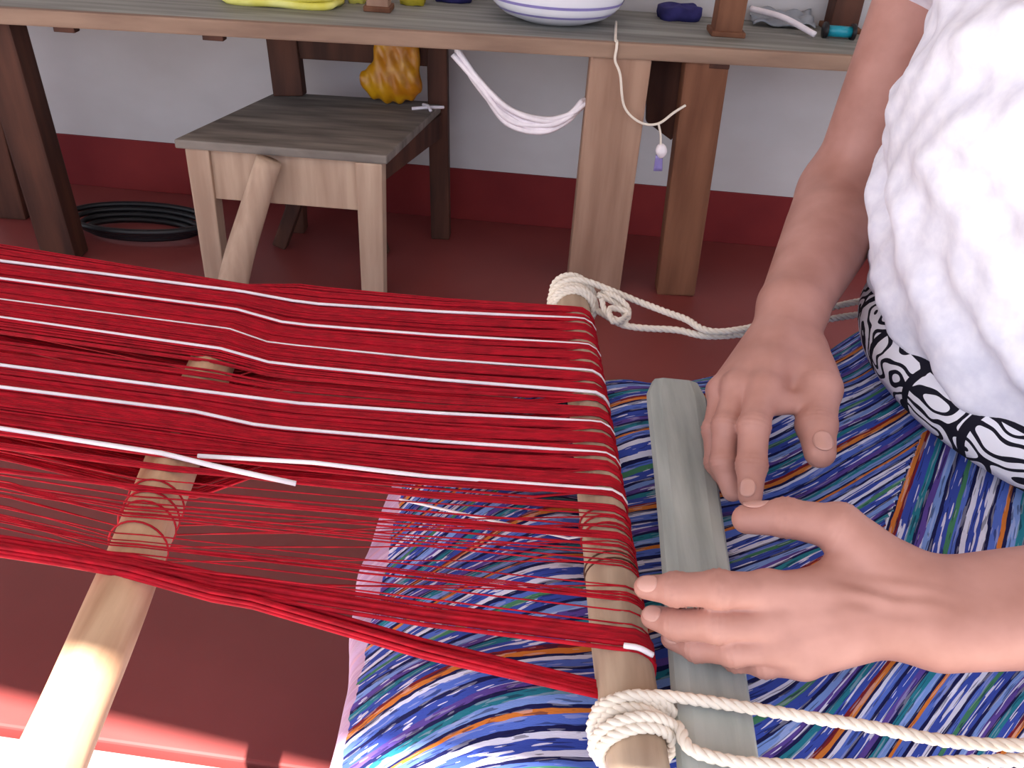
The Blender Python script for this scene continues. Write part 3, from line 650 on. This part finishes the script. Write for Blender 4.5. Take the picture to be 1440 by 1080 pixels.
# blouse
def blousef(P):
    z = P[:, 2]; zz = [.56, .60, .64, .70, .80, .90, .97, 1.03]
    rx = np.interp(z, zz, [.165, .184, .198, .208, .222, .205, .12, .07]); ry = np.interp(z, zz, [.222, .232, .238, .238, .228, .20, .12, .08])
    q = np.sqrt(((P[:, 0] - .54) / rx) ** 2 + ((P[:, 1] - .765) / ry) ** 2); d = (q - 1) * np.minimum(rx, ry)
    for a, b_ in ((SH_L, EL_L), (SH_R, EL_R)):
        dr = (b_ - a) / np.linalg.norm(b_ - a); d = smin(d, rcone(P, V(.52, .765 + .6 * (a[1] - .765), .925), a + dr * .02, .075, .06), .05)
    d = smin(d, rcone(P, SH_L + V(.01, 0, 0), SH_R + V(.01, 0, 0), .066, .066), .05)
    x, y = P[:, 0], P[:, 1]
    fold = .0085 * np.sin(62 * (z - .62 * (y - .75) + .25 * x) + 2.2 * np.sin(9 * y + 3)) * np.clip((.80 - z) / .1, 0, 1) * (.45 + .55 * np.sin(7 * y + 16 * z) ** 2)
    fold += .0075 * np.sin(48 * (y + .8 * z) + 3 * np.sin(14 * z)) * np.clip((z - .68) / .08, 0, 1) * (.4 + .6 * np.sin(9 * z - 5 * y) ** 2)
    fold += .0018 * np.sin(130 * (z - .4 * y) + 2 * np.sin(25 * y)) + .0012 * np.sin(170 * (y + .3 * z) + 2 * np.sin(40 * z))
    d = d + fold
    hem = .594 + .006 * np.sin(26 * y) - z
    d = smax(d, hem, .012)
    return smax(d, -(ellip(P, (.53, .765, 1.05), (.085, .085, .06))), .008)
v_, q_ = surfnet(blousef, (.28, .42, .55), (.80, 1.18, 1.06), .0042, 2)
o = link('blouse', raw_mesh('blouse', v_, q_), M['blouse'], person, True); tag(o, 'loose white cotton blouse gathered above the sash')

# skirt
def lap(x, y):
    h = .458 + .026 * (np.exp(-((y - .50) / .10) ** 2) + np.exp(-((y - .78) / .09) ** 2)) * np.clip((x + .02) / .2, .4, 1)
    h = h - 2.7 * np.clip(.10 - x, 0, .3) ** 2 - .0105 * np.exp(-((x - .088) / .032) ** 2)
    h = h + np.clip((x - .24) / .2, 0, 1) ** 1.5 * .075
    h = h + .004 * np.sin(60 * y + 5 * x + 1.5 * np.sin(11 * x)) * np.clip((.25 - x) / .15, .25, 1) + .0035 * np.sin(34 * x + 21 * y) + .002 * np.sin(95 * y - 30 * x)
    return h
def skirtf(P):
    x, y, z = P[:, 0], P[:, 1], P[:, 2]
    d = (z - lap(x, y)) * .66
    fl_ = .35 * (0.46 - z)
    d = smax(d, (y - (.875 + .22 * np.clip(.42 - z, 0, 1) + .06 * np.clip((x - .15) / .25, 0, 1) + .006 * np.sin(40 * x + 8 * z))) * .9, .045)
    d = smax(d, ((.30 - .25 * np.clip(.42 - z, 0, 1) + .006 * np.sin(37 * x)) - y) * .9, .045)
    d = smax(d, (-.142 + .012 * np.sin(16 * y) + .05 * np.clip(.28 - z, 0, 1) + .006 * np.sin(60 * y) * np.clip((.3 - z) * 10, 0, 1) - x) * .95, .012)
    d = smax(d, np.sqrt(((x - .55) / .28) ** 2 + ((y - .75) / .40) ** 2) * .28 - .28 if False else (x - .80), .05)
    d = smin(d, ellip(P, (.55, .765, .45), (.165, .215, .16)), .05)
    return smax(d, .003 - z, .004)
v_, q_ = surfnet(skirtf, (-.2, .14, -.01), (.86, 1.1, .66), .006, 2)
me = raw_mesh('skirt', v_, q_)
fc = v_[q_].mean(1); 
bA, bB = atZ(1302, 600, .53), atZ(1225, 775, .51)
side = (fc[:, 0] - bA[0]) * (bB[1] - bA[1]) - (fc[:, 1] - bA[1]) * (bB[0] - bA[0])
regB = (side < 0) & (fc[:, 0] > .25) & (fc[:, 2] > .35) & (fc[:, 1] > .46)
x, y, z = v_.T
mm = np.clip(.75 + (.62 - y) * 2.2, .5, 1.6); xs = np.log1p(np.exp(np.clip((x - .20) / .03, -30, 30))) * .03
vA = y - mm * xs + .10 * np.clip(-x, 0, .2) + .012 * np.sin(9 * x + 4 * y); uA = x + z * .8
uvA = np.stack([uA, vA], 1)[q_]; uvB = np.stack([y, x * 1.1 - .58 * y], 1)[q_]
uv = np.where(regB[:, None, None], uvB, uvA)
lay = me.uv_layers.new(name='UVMap')
me_q = np.empty(len(me.loops), np.int32); me.loops.foreach_get('vertex_index', me_q)
if len(me_q) == uv.shape[0] * 4: lay.data.foreach_set('uv', uv.reshape(-1).astype(np.float32))
def skirt_mat():
    m, nt, b = newmat('striped_ikat_cloth', .85, .15); N, L = nt.nodes, nt.links
    uvn = N.new('ShaderNodeUVMap'); sep = N.new('ShaderNodeSeparateXYZ'); L.new(uvn.outputs[0], sep.inputs[0])
    def math_(op, a, b_=None, c=None):
        n = N.new('ShaderNodeMath'); n.operation = op
        for i, q in enumerate((a, b_, c)):
            if q is None: continue
            if isinstance(q, (int, float)): n.inputs[i].default_value = q
            else: L.new(q, n.inputs[i])
        return n.outputs[0]
    def noise(sc, det=2, src=uvn.outputs[0]):
        mp = N.new('ShaderNodeMapping'); mp.inputs['Scale'].default_value = sc; L.new(src, mp.inputs[0])
        nz = N.new('ShaderNodeTexNoise'); nz.noise_dimensions = '2D'; nz.inputs['Scale'].default_value = 1; nz.inputs['Detail'].default_value = det; L.new(mp.outputs[0], nz.inputs['Vector']); return nz.outputs[0]
    vv = math_('ADD', sep.outputs[1], math_('MULTIPLY', math_('SUBTRACT', noise((40, 160, 1)), .5), .0030))
    fr_ = math_('FRACT', math_('MULTIPLY', vv, 1 / .150))
    B1, B2, NV, PU, TE, OR, WH, RD, GR, LB = (58, 78, 168), (84, 110, 196), (26, 28, 76), (92, 70, 150), (40, 120, 140), (206, 120, 52), (214, 214, 236), (122, 34, 40), (70, 128, 96), (120, 150, 214)
    seq = [(B1, 5), (NV, 2), (B2, 5), (WH, 2), (NV, 2), (OR, 3), (RD, 2), (B1, 6), (TE, 4), (NV, 2), (PU, 4), (LB, 4), (NV, 2), (B1, 6), (GR, 3), (B2, 3), (NV, 2), (WH, 3), (B1, 6), (WH, 3), (NV, 2), (B2, 5), (OR, 2), (NV, 2), (LB, 4), (TE, 4), (NV, 2), (PU, 4)]
    cr = N.new('ShaderNodeValToRGB'); cr.color_ramp.interpolation = 'CONSTANT'; tot = sum(k for _, k in seq); p = 0
    ik = N.new('ShaderNodeValToRGB'); ik.color_ramp.interpolation = 'CONSTANT'
    for i, (c, k) in enumerate(seq):
        for R_, cc in ((cr, (*lin(c), 1)), (ik, ((1, 1, 1, 1) if i in (0, 7, 10, 13, 18, 19) else (.25, .25, .25, 1)))):
            e = R_.color_ramp.elements[0] if i == 0 else (R_.color_ramp.elements[1] if i == 1 else R_.color_ramp.elements.new(p / tot)); e.position = p / tot; e.color = cc
        p += k
    L.new(fr_, cr.inputs[0]); L.new(fr_, ik.inputs[0])
    dash = math_('GREATER_THAN', noise((30, 330, 1), 1), .62); msk = math_('MULTIPLY', math_('MULTIPLY', dash, ik.outputs[0]), .85)
    mx = N.new('ShaderNodeMix'); mx.data_type = 'RGBA'; L.new(msk, mx.inputs['Factor']); L.new(cr.outputs[0], mx.inputs[6]); mx.inputs[7].default_value = (*lin((226, 224, 244)), 1)
    dk = math_('GREATER_THAN', noise((36, 380, 1), 1), .65); m2 = N.new('ShaderNodeMix'); m2.data_type = 'RGBA'; L.new(math_('MULTIPLY', dk, .6), m2.inputs['Factor']); L.new(mx.outputs[2], m2.inputs[6]); m2.inputs[7].default_value = (*lin((24, 22, 60)), 1)
    # pink selvedge along the edge of the cloth
    tc = N.new('ShaderNodeTexCoord'); s2 = N.new('ShaderNodeSeparateXYZ'); L.new(tc.outputs['Object'], s2.inputs[0])
    ed = math_('MULTIPLY', math_('LESS_THAN', math_('ADD', s2.outputs[0], math_('MULTIPLY', math_('SUBTRACT', noise((30, 60, 1)), .5), .012)), -.117), math_('GREATER_THAN', s2.outputs[2], .27))
    m3 = N.new('ShaderNodeMix'); m3.data_type = 'RGBA'; L.new(math_('MULTIPLY', ed, .85), m3.inputs['Factor']); L.new(m2.outputs[2], m3.inputs[6]); m3.inputs[7].default_value = (*lin((206, 166, 194)), 1)
    L.new(m3.outputs[2], b.inputs['Base Color'])
    bp = N.new('ShaderNodeBump'); bp.inputs['Strength'].default_value = .3; bp.inputs['Distance'].default_value = .001; L.new(noise((300, 1200, 1), 1), bp.inputs['Height']); L.new(bp.outputs[0], b.inputs['Normal'])
    return m
o = link('skirt', me, skirt_mat(), person, True); tag(o, 'blue skirt with thin bright woven stripes')

# sash: a woven band round the waist, under the blouse
def sash():
    n, m_ = 120, 8; v, f, uvs = [], [], []
    for i in range(n):
        a = 2 * math.pi * i / n
        for k in range(m_):
            t = k / (m_ - 1); rx, ry = .180 + .012 * math.sin(t * math.pi) + .012 * (1 - t), .228 + .012 * math.sin(t * math.pi) + .012 * (1 - t)
            v.append((.548 + rx * math.cos(a), .765 + ry * math.sin(a), .553 + .056 * t)); uvs.append((a / (2 * math.pi) * 1.30, t * .056 + .012))
    for i in range(n):
        j = (i + 1) % n
        for k in range(m_ - 1): f.append((i * m_ + k, j * m_ + k, j * m_ + k + 1, i * m_ + k + 1))
    me = mesh('sash', v, f); ly = me.uv_layers.new(name='UVMap')
    for p in me.polygons:
        for li in p.loop_indices:
            vi = me.loops[li].vertex_index; u = uvs[vi]
            if p.index // (m_ - 1) == n - 1 and vi < m_: u = (1.30, u[1])
            ly.data[li].uv = u
    m, nt, b = newmat('black_white_woven_band', .8, .2); N, L = nt.nodes, nt.links
    uvn = N.new('ShaderNodeUVMap')
    def M_(op, a, b_=None):
        q = N.new('ShaderNodeMath'); q.operation = op
        for i, s in enumerate((a, b_)):
            if s is None: continue
            if isinstance(s, (int, float)): q.inputs[i].default_value = s
            else: L.new(s, q.inputs[i])
        return q.outputs[0]
    sp_ = N.new('ShaderNodeSeparateXYZ'); L.new(uvn.outputs[0], sp_.inputs[0]); u, v2 = sp_.outputs[0], sp_.outputs[1]
    mp = N.new('ShaderNodeMapping'); mp.inputs['Scale'].default_value = (28, 34, 1); L.new(uvn.outputs[0], mp.inputs[0])
    nz = N.new('ShaderNodeTexNoise'); nz.noise_dimensions = '2D'; nz.inputs['Scale'].default_value = 1; nz.inputs['Detail'].default_value = .5; L.new(mp.outputs[0], nz.inputs['Vector'])
    curl = M_('LESS_THAN', M_('ABSOLUTE', M_('SUBTRACT', M_('FRACT', M_('MULTIPLY', nz.outputs[0], 5.2)), .5)), .19)
    # big bracket strokes every 6 cm, dark rims along both edges
    br = M_('ABSOLUTE', M_('SUBTRACT', M_('FRACT', M_('DIVIDE', M_('ADD', u, M_('MULTIPLY', M_('POWER', M_('SUBTRACT', v2, .034), 2), -9)), .062)), .5))
    stroke = M_('LESS_THAN', br, .065); rim = M_('GREATER_THAN', v2, .058)
    blk = M_('MAXIMUM', M_('MAXIMUM', curl, stroke), rim)
    low = M_('LESS_THAN', v2, .008); blk = M_('MULTIPLY', blk, M_('SUBTRACT', 1, low))
    mx = N.new('ShaderNodeMix'); mx.data_type = 'RGBA'; L.new(blk, mx.inputs['Factor']); mx.inputs[6].default_value = (*lin((232, 230, 240)), 1); mx.inputs[7].default_value = (*lin((22, 20, 34)), 1)
    L.new(mx.outputs[2], b.inputs['Base Color'])
    o = link('sash', me, m, person, True); md = o.modifiers.new('s', 'SOLIDIFY'); md.thickness = .004; tag(o, 'black and white patterned woven sash')
sash()
